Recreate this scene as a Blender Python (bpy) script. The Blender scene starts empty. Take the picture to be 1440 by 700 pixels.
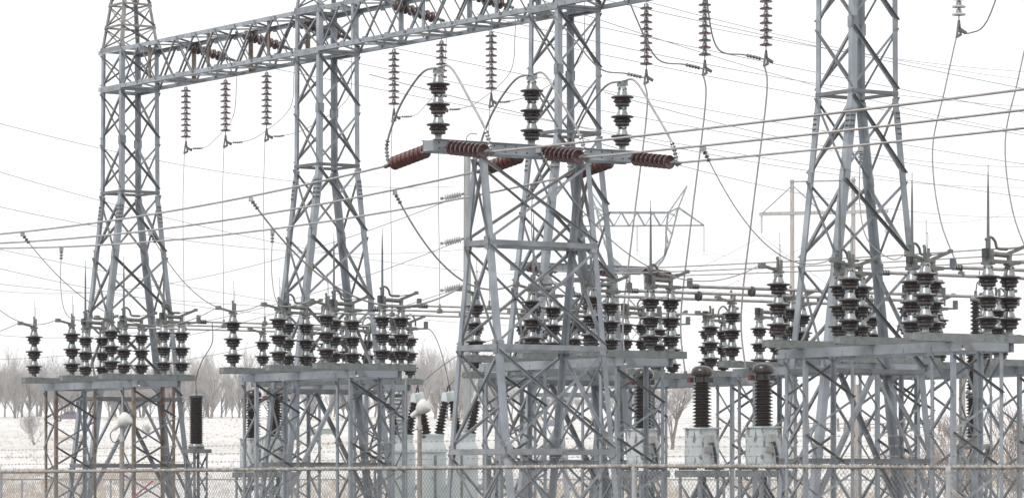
import bpy, bmesh, math, random
from mathutils import Vector, Matrix, Quaternion
random.seed(11)
V = Vector
scene = bpy.context.scene
COL = scene.collection
# ------------------------------------------------------------------ camera / yard frame
F = 5194.0; HY = 672.5; CAMZ = 1.9; PHI = 0.9786
X0, Y0 = -10.175, 96.134
TW = 1.127                                     # width of a gantry tower
ZB, HB = 12.06, 1.06                           # girder underside and depth
JS, P, H1, H2 = -3.74, 2.05, 1.43, 1.92        # switch rows
ZC = 4.41                                      # top of the switch channels
U = V((math.cos(PHI), -math.sin(PHI), 0)); N = V((math.sin(PHI), math.cos(PHI), 0))
def W(t, s, z): return V((X0, Y0, 0)) + U*t + N*s + V((0, 0, z))
def at(px, py, Y): return V(((px-720)/F*Y, Y, CAMZ + (HY-py)/F*Y))
def gz(Y):
    if Y < 140: return 0.0
    if Y < 760: return .0237*(Y-140)
    return .0237*620
def gy(py): return (CAMZ + .0237*140)/(.0237-(HY-py)/F)      # depth of the field seen at a picture height
def ground(px, py):
    Y = gy(py); return V(((px-720)/F*Y, Y, gz(Y)))

# ------------------------------------------------------------------ materials
def mat(name, c1, c2=None, scale=6, rough=.6, metal=0, bump=0, lo=.35, hi=.65, coat=0, detail=6, stretch=None, c3=None, lo3=.6, hi3=.66, scale3=4, vary=0):
    m = bpy.data.materials.new(name); m.use_nodes = True
    nt = m.node_tree; b = nt.nodes['Principled BSDF']
    b.inputs['Roughness'].default_value = rough; b.inputs['Metallic'].default_value = metal
    b.inputs['Coat Weight'].default_value = coat
    b.inputs['Base Color'].default_value = (*c1, 1)
    if c2 or bump:
        tc = nt.nodes.new('ShaderNodeTexCoord'); n = nt.nodes.new('ShaderNodeTexNoise')
        n.inputs['Scale'].default_value = scale; n.inputs['Detail'].default_value = detail
        src = tc.outputs['Object']
        if stretch:
            mp = nt.nodes.new('ShaderNodeMapping'); mp.inputs['Scale'].default_value = stretch
            nt.links.new(src, mp.inputs['Vector']); src = mp.outputs['Vector']
        nt.links.new(src, n.inputs['Vector'])
        if c2:
            r = nt.nodes.new('ShaderNodeValToRGB')
            r.color_ramp.elements[0].position = lo; r.color_ramp.elements[0].color = (*c1, 1)
            r.color_ramp.elements[1].position = hi; r.color_ramp.elements[1].color = (*c2, 1)
            nt.links.new(n.outputs['Fac'], r.inputs['Fac'])
            out = r.outputs['Color']
            if c3:
                n3 = nt.nodes.new('ShaderNodeTexNoise'); n3.inputs['Scale'].default_value = scale3; n3.inputs['Detail'].default_value = 8
                nt.links.new(src, n3.inputs['Vector'])
                r3 = nt.nodes.new('ShaderNodeValToRGB'); r3.color_ramp.elements[0].position = lo3; r3.color_ramp.elements[1].position = hi3
                nt.links.new(n3.outputs['Fac'], r3.inputs['Fac'])
                mx = nt.nodes.new('ShaderNodeMix'); mx.data_type = 'RGBA'
                nt.links.new(r3.outputs['Color'], mx.inputs[0]); nt.links.new(out, mx.inputs[6]); mx.inputs[7].default_value = (*c3, 1)
                out = mx.outputs[2]
            if vary:
                oi = nt.nodes.new('ShaderNodeObjectInfo'); mr = nt.nodes.new('ShaderNodeMapRange'); mr.inputs[3].default_value = 1-vary; mr.inputs[4].default_value = 1+vary
                sc_ = nt.nodes.new('ShaderNodeVectorMath'); sc_.operation = 'SCALE'
                nt.links.new(oi.outputs['Random'], mr.inputs[0]); nt.links.new(out, sc_.inputs[0]); nt.links.new(mr.outputs[0], sc_.inputs['Scale']); out = sc_.outputs[0]
            nt.links.new(out, b.inputs['Base Color'])
        if bump:
            bp = nt.nodes.new('ShaderNodeBump'); bp.inputs['Strength'].default_value = bump; bp.inputs['Distance'].default_value = .02
            nt.links.new(n.outputs['Fac'], bp.inputs['Height']); nt.links.new(bp.outputs['Normal'], b.inputs['Normal'])
    return m
M = {}
M['steel'] = mat('galvanized_steel', (.205,.222,.240), (.33,.353,.378), 3.0, .5, .3, c3=(.19,.175,.16), lo3=.58, hi3=.70, scale3=2.2, vary=.17)
M['oldsteel'] = mat('dull_weathered_zinc', (.125,.133,.143), (.20,.21,.222), 3.0, .6, .2, vary=.15, c3=(.26,.26,.26), lo3=.6, hi3=.72, scale3=2.0)  # darker copy of the steel, underside shade of the members put into its colour
M['bluesteel'] = mat('blue_grey_steel', (.25,.278,.310), (.375,.408,.446), 2.0, .45, .3, c3=(.22,.205,.19), lo3=.62, hi3=.72, scale3=1.7, vary=.12)
M['tarnish'] = mat('brownish_tarnished_steel', (.235,.215,.20), (.33,.315,.305), 3, .7, .1, c3=(.17,.13,.105), lo3=.55, hi3=.7)
M['rust'] = mat('rusted_steel', (.20,.155,.12), (.30,.26,.22), 3.5, .8, .1, c3=(.13,.075,.045), lo3=.5, hi3=.7)
M['greensteel'] = mat('weathered_channel', (.195,.212,.210), (.285,.305,.306), 5, .6, .2, c3=(.22,.22,.19), lo3=.6, hi3=.7)
M['hard'] = mat('hardware_grey_green', (.14,.145,.135), (.22,.225,.21), 8, .6, .3)
M['darkhard'] = mat('dark_hardware', (.045,.05,.055), (.09,.095,.10), 9, .55, .4)
M['cap'] = mat('galvanized_cap', (.19,.20,.207), (.38,.395,.405), 9, .26, .9, lo=.3, hi=.7, vary=.2)
M['porc'] = mat('brown_porcelain', (.020,.0125,.012), (.032,.020,.019), 5, .18, 0, coat=.4, vary=.35)
M['red'] = mat('red_brown_porcelain', (.07,.016,.012), (.115,.026,.019), 6, .16, 0, coat=.5, vary=.2)
M['maroon'] = mat('maroon_porcelain', (.06,.017,.02), (.085,.026,.028), 4, .22, 0, coat=.3)
M['glaze'] = mat('grey_glaze', (.42,.44,.46), (.55,.57,.58), 5, .25, 0, coat=.3)
M['cable'] = mat('aluminium_cable', (.30,.285,.285), (.40,.385,.38), 12, .5, .4)
M['wire'] = mat('thin_wire', (.30,.31,.33), None, rough=.6, metal=.2)
M['darkcable'] = mat('dark_cable', (.13,.125,.13), (.19,.18,.185), 9, .6, .2)
M['bus'] = mat('aluminium_bus', (.38,.355,.345), (.50,.475,.46), 4, .5, .45)
M['paint'] = mat('pale_blue_grey_paint', (.58,.635,.655), (.68,.725,.74), 3, .5, 0, c3=(.24,.225,.21), lo3=.575, hi3=.64, scale3=4.5, stretch=(1.6,1.6,.8))
M['tank'] = mat('pale_tank_paint', (.60,.66,.67), (.69,.735,.74), 2.0, .5, 0, c3=(.36,.35,.31), lo3=.66, hi3=.72, scale3=3)
M['lamp'] = mat('white_enamel', (.74,.73,.70), (.82,.81,.79), 3, .4)
M['wood'] = mat('weathered_pole_wood', (.24,.195,.16), (.42,.38,.34), 4, .9, stretch=(6,6,.6))
M['palewood'] = mat('bleached_pole_wood', (.30,.275,.255), (.47,.45,.435), 3, .9, stretch=(5,5,.5))
M['concrete'] = mat('pale_spun_concrete', (.42,.41,.39), (.56,.55,.53), 3, .85)
M['palegrey'] = mat('dull_pole_steel', (.30,.31,.315), (.42,.43,.43), 3, .6, .3, stretch=(4,4,.5))
M['snow'] = mat('old_snow', (.80,.80,.82), (.88,.88,.89), 9, .7)
M['rail'] = mat('frosted_pipe', (.22,.195,.17), (.43,.41,.385), 9, .7, .1)
M['fencepost'] = mat('dull_fence_post', (.36,.37,.37), (.50,.51,.51), 5, .6, .2, c3=(.25,.20,.16), lo3=.62, hi3=.7)
M['mesh'] = mat('chain_link_wire', (.22,.225,.23), (.32,.325,.33), 6, .6, .3)
M['bark'] = mat('grey_bark', (.17,.14,.125), (.25,.22,.205), 2, .9)
M['twig'] = mat('frosted_twigs', (.30,.275,.265), (.46,.44,.43), .6, .9)
M['redtwig'] = mat('red_brown_twigs', (.235,.185,.16), (.37,.32,.295), .8, .9)
M['grass'] = mat('dry_grass', (.46,.385,.31), (.64,.58,.51), .4, .9)
M['carpaint'] = mat('faded_purple_paint', (.095,.065,.105), (.13,.09,.14), 2, .35, 0, coat=.3)
M['bluepaint'] = mat('faded_blue_paint', (.15,.17,.21), None, rough=.4)
M['glass'] = mat('dark_glass', (.03,.035,.04), None, rough=.1)
M['tyre'] = mat('tyre_rubber', (.02,.02,.02), None, rough=.9)
M['chrome'] = mat('wheel_rim', (.5,.5,.5), None, rough=.3, metal=.9)
M['green'] = mat('green_enamel', (.19,.25,.22), (.24,.29,.26), 2, .6)
M['redplastic'] = mat('red_plastic', (.45,.05,.05), None, rough=.5)
M['copper'] = mat('red_terminal', (.20,.065,.045), (.26,.10,.075), 9, .5, .3)
M['blue'] = mat('slate_block', (.13,.145,.16), (.17,.185,.20), 5, .5, .2)

def snow_field():
    m = bpy.data.materials.new('snow_field'); m.use_nodes = True; nt = m.node_tree; b = nt.nodes['Principled BSDF']
    b.inputs['Roughness'].default_value = .9
    tc = nt.nodes.new('ShaderNodeTexCoord')
    def noise(scale, st, det=8):
        mp = nt.nodes.new('ShaderNodeMapping'); mp.inputs['Scale'].default_value = st
        n = nt.nodes.new('ShaderNodeTexNoise'); n.inputs['Scale'].default_value = scale; n.inputs['Detail'].default_value = det; n.inputs['Roughness'].default_value = .7
        nt.links.new(tc.outputs['Object'], mp.inputs['Vector']); nt.links.new(mp.outputs['Vector'], n.inputs['Vector']); return n
    a = noise(.9, (1,.25,1)); c = noise(.05, (1,.35,1), 5)
    add = nt.nodes.new('ShaderNodeMath'); add.operation = 'MULTIPLY_ADD'; add.inputs[1].default_value = .55; add.inputs[2].default_value = .0
    nt.links.new(c.outputs['Fac'], add.inputs[0])
    ad2 = nt.nodes.new('ShaderNodeMath'); ad2.operation = 'MULTIPLY_ADD'; ad2.inputs[1].default_value = .5
    nt.links.new(a.outputs['Fac'], ad2.inputs[0]); nt.links.new(add.outputs[0], ad2.inputs[2])
    r = nt.nodes.new('ShaderNodeValToRGB')
    e = r.color_ramp.elements; e[0].position = .47; e[0].color = (.65,.645,.64,1); e[1].position = .69; e[1].color = (.40,.345,.295,1)
    x = e.new(.575); x.color = (.55,.525,.50,1)
    nt.links.new(ad2.outputs[0], r.inputs['Fac']); nt.links.new(r.outputs['Color'], b.inputs['Base Color'])
    return m
def yard_ground():
    return mat('yard_gravel', (.085,.083,.08), (.16,.155,.15), 14, .95, bump=.3, c3=(.75,.75,.76), lo3=.66, hi3=.70, scale3=.5)
M['field'] = snow_field(); M['gravel'] = yard_ground()
M['road'] = mat('snow_packed_road', (.62,.60,.585), (.74,.73,.72), .3, .9, stretch=(.2,3,1))

# ------------------------------------------------------------------ mesh builder
class MB:
    def __init__(self): self.v = []; self.f = []; self.m = []; self.s = []
    def add(self, vs, fs, mi=0, smooth=False):
        o = len(self.v); self.v += [tuple(p) for p in vs]
        for f in fs: self.f.append([i+o for i in f]); self.m.append(mi); self.s.append(smooth)
    def prism(self, prof, p0, p1, a, b, mi=0):
        n = len(prof)
        vs = [p + a*x + b*y for p in (p0, p1) for x, y in prof]
        fs = [[i, (i+1) % n, n+(i+1) % n, n+i] for i in range(n)] + [list(range(n))[::-1], list(range(n, 2*n))]
        self.add(vs, fs, mi)
    def angle(self, p0, p1, d1, d2, w, th=.009, mi=0):
        p0, p1, d1, d2 = V(p0), V(p1), V(d1), V(d2); ax = (p1-p0).normalized()
        d1 = (d1-ax*d1.dot(ax)).normalized(); d2 = (d2-ax*d2.dot(ax)); d2 = (d2-d1*d2.dot(d1)).normalized()
        n = 6; prof = [(0,0),(w,0),(w,th),(th,th),(th,w),(0,w)]
        vs = [p + d1*x + d2*y for p in (p0, p1) for x, y in prof]
        fs = [[i, (i+1) % n, n+(i+1) % n, n+i] for i in range(n)] + [[3,2,1,0],[5,4,3,0],[6,7,8,9],[6,9,10,11]]
        self.add(vs, fs, mi)
    def brace(self, p, q, nin, w=.065, off=0, th=.007, flip=1, mi=0):
        p, q, nin = V(p), V(q), V(nin); ax = (q-p).normalized(); d1 = ax.cross(nin)*flip
        c = -d1*w*.5 + nin*off
        self.angle(p+c, q+c, d1, nin, w, th, mi)
    def bar(self, p0, p1, w, h, up=(0,0,1), mi=0):
        p0, p1 = V(p0), V(p1); ax = (p1-p0).normalized(); up = V(up)
        if abs(ax.dot(up)) > .98: up = V((1,0,0))
        a = ax.cross(up).normalized(); b = a.cross(ax).normalized()
        self.prism([(-w/2,-h/2),(w/2,-h/2),(w/2,h/2),(-w/2,h/2)], p0, p1, a, b, mi)
    def channel(self, p0, p1, w, h, th=.01, side=1, mi=0):
        p0, p1 = V(p0), V(p1); ax = (p1-p0).normalized(); a = ax.cross(V((0,0,1))).normalized()*side; b = V((0,0,1))
        prof = [(0,0),(w,0),(w,th),(th,th),(th,h-th),(w,h-th),(w,h),(0,h)]; n = 8
        vs = [p + a*x + b*y for p in (p0, p1) for x, y in prof]
        fs = [[i, (i+1) % n, n+(i+1) % n, n+i] for i in range(n)] + [[3,2,1,0],[4,3,0,7],[7,6,5,4],[8,9,10,11],[8,11,12,15],[12,13,14,15]]
        self.add(vs, fs, mi)
    def box(self, c, sx, sy, sz, mi=0):
        c = V(c); self.bar(c-V((0,0,sz/2)), c+V((0,0,sz/2)), sy, sx, (1,0,0), mi)
    def tube(self, pts, r, n=6, mi=0, cap=True):
        pts = [V(p) for p in pts]; rs = r if isinstance(r, (list, tuple)) else [r]*len(pts)
        vs = []; fs = []; a = None
        for i, p in enumerate(pts):
            d = (pts[min(i+1, len(pts)-1)]-pts[max(i-1, 0)]).normalized()
            if a is None:
                a = d.cross(V((0,0,1)))
                if a.length < .05: a = d.cross(V((1,0,0)))
            a = (a-d*a.dot(d)).normalized(); b = d.cross(a)
            vs += [p+(a*math.cos(k*2*math.pi/n)+b*math.sin(k*2*math.pi/n))*rs[i] for k in range(n)]
        for i in range(len(pts)-1):
            fs += [[i*n+k, i*n+(k+1) % n, (i+1)*n+(k+1) % n, (i+1)*n+k] for k in range(n)]
        if cap: fs += [list(range(n))[::-1], list(range((len(pts)-1)*n, len(pts)*n))]
        self.add(vs, fs, mi, n > 4)
    def lathe(self, prof, n=20, o=(0,0,0), ax=(0,0,1), mi=0, smooth=True):
        o = V(o); ax = V(ax).normalized(); a = ax.orthogonal().normalized(); b = ax.cross(a)
        vs = []; fs = []; k = len(prof)
        for r, z in prof:
            vs += [o+ax*z+(a*math.cos(j*2*math.pi/n)+b*math.sin(j*2*math.pi/n))*r for j in range(n)]
        for i in range(k-1):
            fs += [[i*n+j, i*n+(j+1) % n, (i+1)*n+(j+1) % n, (i+1)*n+j] for j in range(n)]
        fs += [list(range(n))[::-1], list(range((k-1)*n, k*n))]
        self.add(vs, fs, mi, smooth)
    def mesh(self, name, mats):
        me = bpy.data.meshes.new(name); me.from_pydata(self.v, [], self.f)
        for m in (mats if isinstance(mats, (list, tuple)) else [mats]): me.materials.append(M[m])
        me.polygons.foreach_set('material_index', self.m); me.polygons.foreach_set('use_smooth', self.s)
        bm = bmesh.new(); bm.from_mesh(me); bmesh.ops.recalc_face_normals(bm, faces=bm.faces); bm.to_mesh(me); bm.free()
        if any(self.s):
            me.set_sharp_from_angle(angle=math.radians(45))
        return me
    def build(self, name, mats, parent=None, loc=(0,0,0), rot=None):
        return link(name, self.mesh(name, mats), parent, loc, rot)
def link(name, me, parent=None, loc=(0,0,0), rot=None):
    o = bpy.data.objects.new(name, me); COL.objects.link(o); o.parent = parent; o.location = loc
    if rot is not None: o.rotation_euler = rot
    return o
def tag(o, label=None, cat=None, group=None, kind=None):
    if label: o['label'] = label
    if cat: o['category'] = cat
    if group: o['group'] = group
    if kind: o['kind'] = kind
    return o
def empty(name, loc, rz=-PHI):
    o = bpy.data.objects.new(name, None); COL.objects.link(o); o.location = loc; o.rotation_euler = (0,0,rz); o.empty_display_size = .2
    return o
KIDS = {}
def copy_tree(o, parent=None):
    c = o.copy(); COL.objects.link(c); c.parent = parent
    for ch in o.children: copy_tree(ch, c)
    return c
def world_thing(mb, name, mats, origin, label, cat, group=None):
    """one-mesh thing whose points were given in world space"""
    origin = V(origin); mb.v = [tuple(V(p)-origin) for p in mb.v]
    return tag(mb.build(name, mats, None, origin), label, cat, group)
def curve(pts, n=24):
    """smooth curve through points (Catmull-Rom)"""
    pts = [V(p) for p in pts]; q = [pts[0]*2-pts[1]] + pts + [pts[-1]*2-pts[-2]]; out = []
    per = max(2, n//(len(pts)-1))
    for i in range(1, len(q)-2):
        for j in range(per):
            t = j/per; a, b, c, d = q[i-1:i+3]
            out.append(.5*((2*b)+(c-a)*t+(2*a-5*b+4*c-d)*t*t+(3*b-a-3*c+d)*t**3))
    return out+[pts[-1]]
def sagline(a, b, sag, n=24):
    a, b = V(a), V(b)
    return [a.lerp(b, i/n)-V((0,0,4*sag*(i/n)*(1-i/n))) for i in range(n+1)]
def grip(mb, pts, start=.05, n=5, step=.065, r=.034, mi=0):
    """helical grip seen as a row of swellings along the start of a cable"""
    acc = 0; want = [start+step*i for i in range(n)]; k = 0
    for i in range(len(pts)-1):
        seg = pts[i+1]-pts[i]; L = seg.length
        while k < n and acc+L >= want[k]:
            p = pts[i]+seg*((want[k]-acc)/L); d = seg.normalized()
            mb.lathe([(r*.5,-.026),(r,-.012),(r,.012),(r*.5,.026)], 8, p, d, mi); k += 1
        acc += L

# ------------------------------------------------------------------ setting
def sheet(name, xs, ys, m, lift=0.0):
    mb = MB(); n = len(xs)
    vs = [(x, y, gz(y)+lift) for y in ys for x in xs]
    mb.add(vs, [[j*n+i, j*n+i+1, (j+1)*n+i+1, (j+1)*n+i] for j in range(len(ys)-1) for i in range(n-1)])
    return mb.build(name, m)
tag(sheet('ground', [-2500,-600,-200,0,200,600,2500], [-300,0,60,120,140,200,300,450,600,760,1200,4000], 'field'), kind='structure')
tag(sheet('pavement', [-60,0,60], [20,70,139.5], 'gravel', .004), kind='structure')
rd = MB(); rows = [(-400, 640), (0, 622), (400, 604)]
rd.add([(x, y+d, gz(y+d)+.02) for x, y in rows for d in (-11, 11)], [[0,2,3,1],[2,4,5,3]])
tag(rd.build('road', 'road'), kind='structure')

# ------------------------------------------------------------------ gantry towers
def hw(z):
    if z > 13.12: return .5635-.135*(z-13.12)
    return .5635 if z >= 9.38 else .5635+.125*(9.38-z)
SG = [(1,-1),(-1,-1),(-1,1),(1,1)]          # near, left, far, right
def corner(k, z): return V((SG[k][0]*min(hw(z), .5635), SG[k][1]*hw(z), z))
FACES = [(1,0,V((0,1,0))),(0,3,V((-1,0,0))),(3,2,V((0,-1,0))),(2,1,V((1,0,0)))]
FN = ['front','right','back','left']
def make_tower(rusty):
    r = empty('lattice_tower', (0,0,0))
    legm = 'bluesteel'
    for k, (sx, sy) in enumerate(SG):
        d1, d2 = V((-sx,0,0)), V((0,-sy,0)); mb = MB()
        mb.angle(corner(k,0), corner(k,9.3), d1, d2, .145, .012); mb.angle(corner(k,9.3), corner(k,13.2), d1, d2, .122, .011)
        leg = mb.build('leg', legm, r)
        sp = MB(); a, b = corner(k,8.55), corner(k,9.05)
        out = V((sx,sy,0))*.006
        sp.angle(a+out, b+out, d1, d2, .13, .005)
        for i in range(5):
            for j in range(2):
                q = a.lerp(b, .1+.2*i)+out
                sp.box(q+d1*(.035+.055*j)-d2*.008, .028,.02,.028,1); sp.box(q+d2*(.035+.055*j)-d1*.008, .02,.028,.028,1)
        sp.build('splice_plate', ['steel','darkhard'], leg)
    for (i, j, nin) in FACES:
        nin = V(nin); mb = MB()
        def X(z0, z1, w=.05):
            mb.brace(corner(i,z0+.08), corner(j,z1-.08), nin, w, .014)
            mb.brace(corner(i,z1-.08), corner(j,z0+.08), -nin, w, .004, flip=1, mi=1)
        X(12.12,13.06,.045)
        for a, b in ((10.72,12.06),(9.38,10.72)): X(a, b)
        for a, b in ((7.75,9.38),(6.1,7.75),(3.98,6.1)): X(a, b, .058)
        if abs(nin.x) > .5:
            mid = (corner(i,3.98)+corner(j,3.98))/2
            mb.brace(mid, corner(i,1.2), nin, .085, -.008); mb.brace(mid, corner(j,1.2), nin, .085, -.008, flip=-1)
        else: X(2.24, 3.98, .055); X(.1, 2.24, .055)
        for z in (10.72, 7.75, 6.1):
            for k in (i, j):
                d = (corner(j if k == i else i, z)-corner(k, z)).normalized()
                mb.bar(corner(k,z-.11)+d*.075-nin*.012, corner(k,z+.11)+d*.075-nin*.012, .13, .006, nin)
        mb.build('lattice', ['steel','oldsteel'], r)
    for z, w in ((2.24,.10),(3.98,.09),(9.38,.07),(12.06,.1),(13.12,.1)):
        mb = MB()
        for (i, j, nin) in FACES: mb.brace(corner(i,z)-V(nin)*.02, corner(j,z)-V(nin)*.02, nin, w, 0)
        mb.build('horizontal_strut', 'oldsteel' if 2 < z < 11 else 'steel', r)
    pk = MB(); zs = [13.14, 13.72, 14.3, 15.1, 16.2]
    for k, (sx, sy) in enumerate(SG): pk.angle(corner(k,zs[0]), corner(k,zs[-1]), (-sx,0,0), (0,-sy,0), .085, .009)
    for (i, j, nin) in FACES:
        for a, b in zip(zs[:-1], zs[1:]):
            pk.brace(corner(i,a+.03), corner(j,b-.03), nin, .036, .012, mi=1); pk.brace(corner(i,b-.03), corner(j,a+.03), -nin, .036, .004, mi=2)
        for z in zs[1:]: pk.brace(corner(i,z)-V(nin)*.016, corner(j,z)-V(nin)*.016, nin, .05, 0)
    pk.build('peak', ['tarnish' if rusty else 'bluesteel', 'steel', 'oldsteel'], r)
    return r
TLAB = ['lattice gantry tower with a brown rusted peak, left end of the girder',
        'lattice gantry tower behind the switches left of the pale oil tanks',
        'lattice gantry tower rising behind the middle strain tower',
        'lattice gantry tower whose top leaves the frame beside the wooden pole frame']
t1 = make_tower(True); t2 = make_tower(False)
tow = [t1, t2, copy_tree(t2), copy_tree(t2)]
for i, o in enumerate(tow):
    o.location = W(10*i-TW/2, TW/2, 0); tag(o, TLAB[i], 'lattice tower', 'steel gantry towers')

# ------------------------------------------------------------------ girders
def make_girder(rusty):
    r = empty('lattice_girder', (0,0,0))           # local x along U from the tower cut, y along N, z 0 at the underside
    L0, L1 = -TW-.12, 10-TW-.125
    ys = (-.014, TW+.014)
    for y, sg in zip(ys, (1,-1)):
        for z, sz in ((0,1),(HB,-1)):
            mb = MB(); mb.angle((L0,y,z), (L1,y,z), (0,sg,0), (0,0,sz), .105, .011)
            for k in range(22):
                mb.box((L0+.2+k*.44, y-sg*.006, z+sz*.06), .03,.012,.03, 1)
            mb.build('chord', ['bluesteel','steel'], r)
    npan = 9; a = (10-TW)/npan
    for y, sg in zip(ys, (1,-1)):
        mb = MB(); nin = V((0,sg,0))
        for k in range(npan):
            x0, x1 = k*a+.06, (k+1)*a-.06
            mb.brace((x0,y,.04), (x1,y,HB-.04), nin, .04, .014); mb.brace((x0,y,HB-.04), (x1,y,.04), -nin, .04, .004, mi=1)
            for z in (.09, HB-.09): mb.box((x0+.0, y+sg*.012, z), .15,.006,.10)
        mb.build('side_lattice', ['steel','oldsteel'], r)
        for x in ((1.42,4.5,7.5) if sg > 0 else (1.95,4.88,7.67)):
            v = MB(); v.angle((x,y+sg*.04,.02), (x,y+sg*.04,HB-.02), (1,0,0), (0,sg,0), .09, .01); v.build('vertical_post', 'rust' if rusty else 'bluesteel', r)
    for z, nin, nm in ((0,V((0,0,1)),'bottom_lattice'),(HB,V((0,0,-1)),'top_lattice')):
        mb = MB()
        for k in range(npan+1):
            x = min(k*a+.02, 10-TW-.13)
            if k % 2 == 0 or k == npan: mb.brace((x,.02,z), (x,TW-.02,z), nin, .05, .014, mi=k//2 % 2)
            if k < npan:
                p, q = (.03, TW-.03) if k % 2 else (TW-.03, .03)
                mb.brace((x+.05,p,z), (x+a-.05,q,z), nin, .04, .03)
        if nm == 'bottom_lattice':
            for k in range(3): mb.bar((2.46+P*k, .02, .035), (2.46+P*k, TW-.02, .035), .07, .05)
        mb.build(nm, ['steel','oldsteel'], r)
    return r
g1 = make_girder(True); g2 = make_girder(False)
GLAB = ['box lattice girder with rusty brown posts between the two left towers', 'box lattice girder above the three maroon strings left of the middle tower',
        'box lattice girder leaving the top of the frame right of the middle tower', 'box lattice girder above the frame past the right tower, carrying grey strings']
for i, o in enumerate([g1, g2, copy_tree(g2), copy_tree(g2)]):
    o.location = W(10*i, 0, ZB); tag(o, GLAB[i], 'lattice girder', 'lattice girders between the gantry towers')

# ------------------------------------------------------------------ insulator meshes
def disc_mesh(pm, name, fat):
    mb = MB()
    mb.lathe([(.018,.0),(.042,-.004),(.05,-.03),(.056,-.075),(.06,-.08)], 14, mi=1)
    if fat: mb.lathe([(.05,-.07),(.085,-.072),(.118,-.085),(.13,-.105),(.131,-.135),(.12,-.142),(.105,-.125),(.05,-.12),(.02,-.12)], 22, mi=0)
    else: mb.lathe([(.05,-.074),(.075,-.08),(.126,-.094),(.132,-.104),(.131,-.122),(.12,-.126),(.06,-.116),(.02,-.116)], 22, mi=0)
    mb.lathe([(.014,-.1),(.014,-.15)], 8, mi=1)
    return mb.mesh(name, [pm, 'cap'])
D_MAROON = disc_mesh('maroon','hanging_disc',False); D_GREY = disc_mesh('glaze','grey_disc',False); D_RED = disc_mesh('red','strain_disc',True); D_DARK = disc_mesh('maroon','dark_strain_disc',True)
DP = .146
def make_string(n, disc, lead=.16, tail='clamp'):
    """string hanging along local -z from its anchor"""
    r = empty('insulator_string', (0,0,0), 0)
    mb = MB(); mb.tube([(0,0,0),(0,0,-lead)], .013, 6); mb.box((0,0,-.05), .05,.03,.07); mb.build('hanger', 'cap', r)
    for i in range(n): link('insulator_disc', disc, r, (0,0,-lead-i*DP))
    e = -lead-n*DP; mb = MB()
    mb.tube([(0,0,e+.01),(0,0,e-.1)], .012, 6)
    if tail == 'clamp':
        mb.bar((0,0,e-.07), (0,-.055,e-.40), .03, .035); mb.bar((0,.0,e-.07),(0,.05,e-.36), .03, .035); mb.bar((0,-.06,e-.39),(0,.06,e-.33), .03,.05); mb.bar((0,.03,e-.24),(0,.17,e-.30), .045,.055)
    else:
        mb.box((0,0,e-.12), .09,.05,.09); mb.bar((0,.0,e-.12),(0,.06,e-.22), .04,.04); mb.bar((0,0,e-.14),(0,0,e-.34), .05,.06)
    mb.build('clamp', 'hard', r)
    return r
def orient(o, p, d):
    o.location = p; o.rotation_mode = 'QUATERNION'; o.rotation_quaternion = V((0,0,-1)).rotation_difference(V(d).normalized())

# hanging strings
ssus = make_string(9, D_MAROON); sgrey = make_string(9, D_GREY)
where = ['beside the left tower', 'left of the middle tower', 'right of the middle tower', 'beyond the right tower']
ORD = ['left', 'middle', 'right']
used = {}
def nxt(proto):
    if proto.name in used: return copy_tree(proto)
    used[proto.name] = 1; return proto
for i in range(4):
    for k in range(3 if i < 3 else 2):
        o = nxt(ssus if i < 3 else sgrey); t = 10*i+2.46+P*k
        o.location = W(t, TW/2, ZB); o.rotation_euler = (0,0,-PHI)
        if i < 3: lab = 'maroon disc string hanging %s, %s of three' % (where[i], ORD[k])
        else: lab = 'pale grey disc string hanging beyond the right tower' if k == 0 else 'pale grey disc string cut by the right edge of the frame'
        tag(o, lab, 'insulator string', 'hanging insulator strings')
# dead-end strings through the girder and their outgoing lines
sdead = make_string(8, D_DARK, .2, 'dead'); POS = (1.95, 4.88, 7.67)
dn = V((N.x, N.y, -.2))
DE = {}
for i in range(3):
    for k, tt in enumerate(POS):
        o = nxt(sdead); p = W(10*i+tt, .62 if i < 2 else -.02, ZB+HB-.06); d = dn if i < 2 else V((-N.x,-N.y,-.2)); orient(o, p, d)
        DE[i, k] = p+d.normalized()*1.75
        tag(o, 'dark red strain string %s' % (['behind the rusty posted girder, %s of three','behind the girder left of the middle tower, %s of three','before the girder near the top edge, %s of three'][i] % ORD[k]), 'insulator string', 'strain strings on the girders')
        end = DE[i, k]
        mb = MB(); far = end+(N*95 if i < 2 else -N*70+V((0,0,4)))
        pts = sagline(end, far+V((0,0,-2.0 if i < 2 else 0)), 2.2, 40); mb.tube(pts, .0085, 5)
        world_thing(mb, 'power_line', 'wire', end, 'thin line wire %s' % (['leaving the rusty posted girder, %s of three','leaving the girder left of the middle tower, %s of three','leaving forward at the top edge, %s of three'][i] % ORD[k]), 'wire', 'line wires on the girder')
        # jumper to the hanging string's clamp
        c = W(10*i+2.46+P*k, TW/2+(.1 if i < 2 else -.04), 10.33)
        if i < 2:
            e = end; pts = curve([c, c+U*.2+N*.3+V((0,0,.02)), (c+e)/2+V((0,0,-.95)), e+V((0,0,-1.45))-U*.2, e+V((0,0,-.6)), e], 30)
        else:
            e = end; pts = curve([c, c-N*.5+V((0,0,.06)), c-N*1.15+V((0,0,.12)), e*.35+c*.65+V((0,0,-.12))-N*.9, e+V((0,0,-.75))-N*.05, e], 36)
        mb = MB(); mb.tube(pts, .016 if i == 2 else .0095, 6); j = world_thing(mb, 'jumper_cable', 'cable', c, 'cable looping up from string %s, %s of three' % (where[i], ORD[k]), 'cable', 'jumper cables on the hanging strings')
        gm = MB(); grip(gm, [p-c for p in pts], .12, 5, .075 if i == 2 else .05, .04 if i == 2 else .026); gm.build('spiral_grip', 'cap', j)
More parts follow.
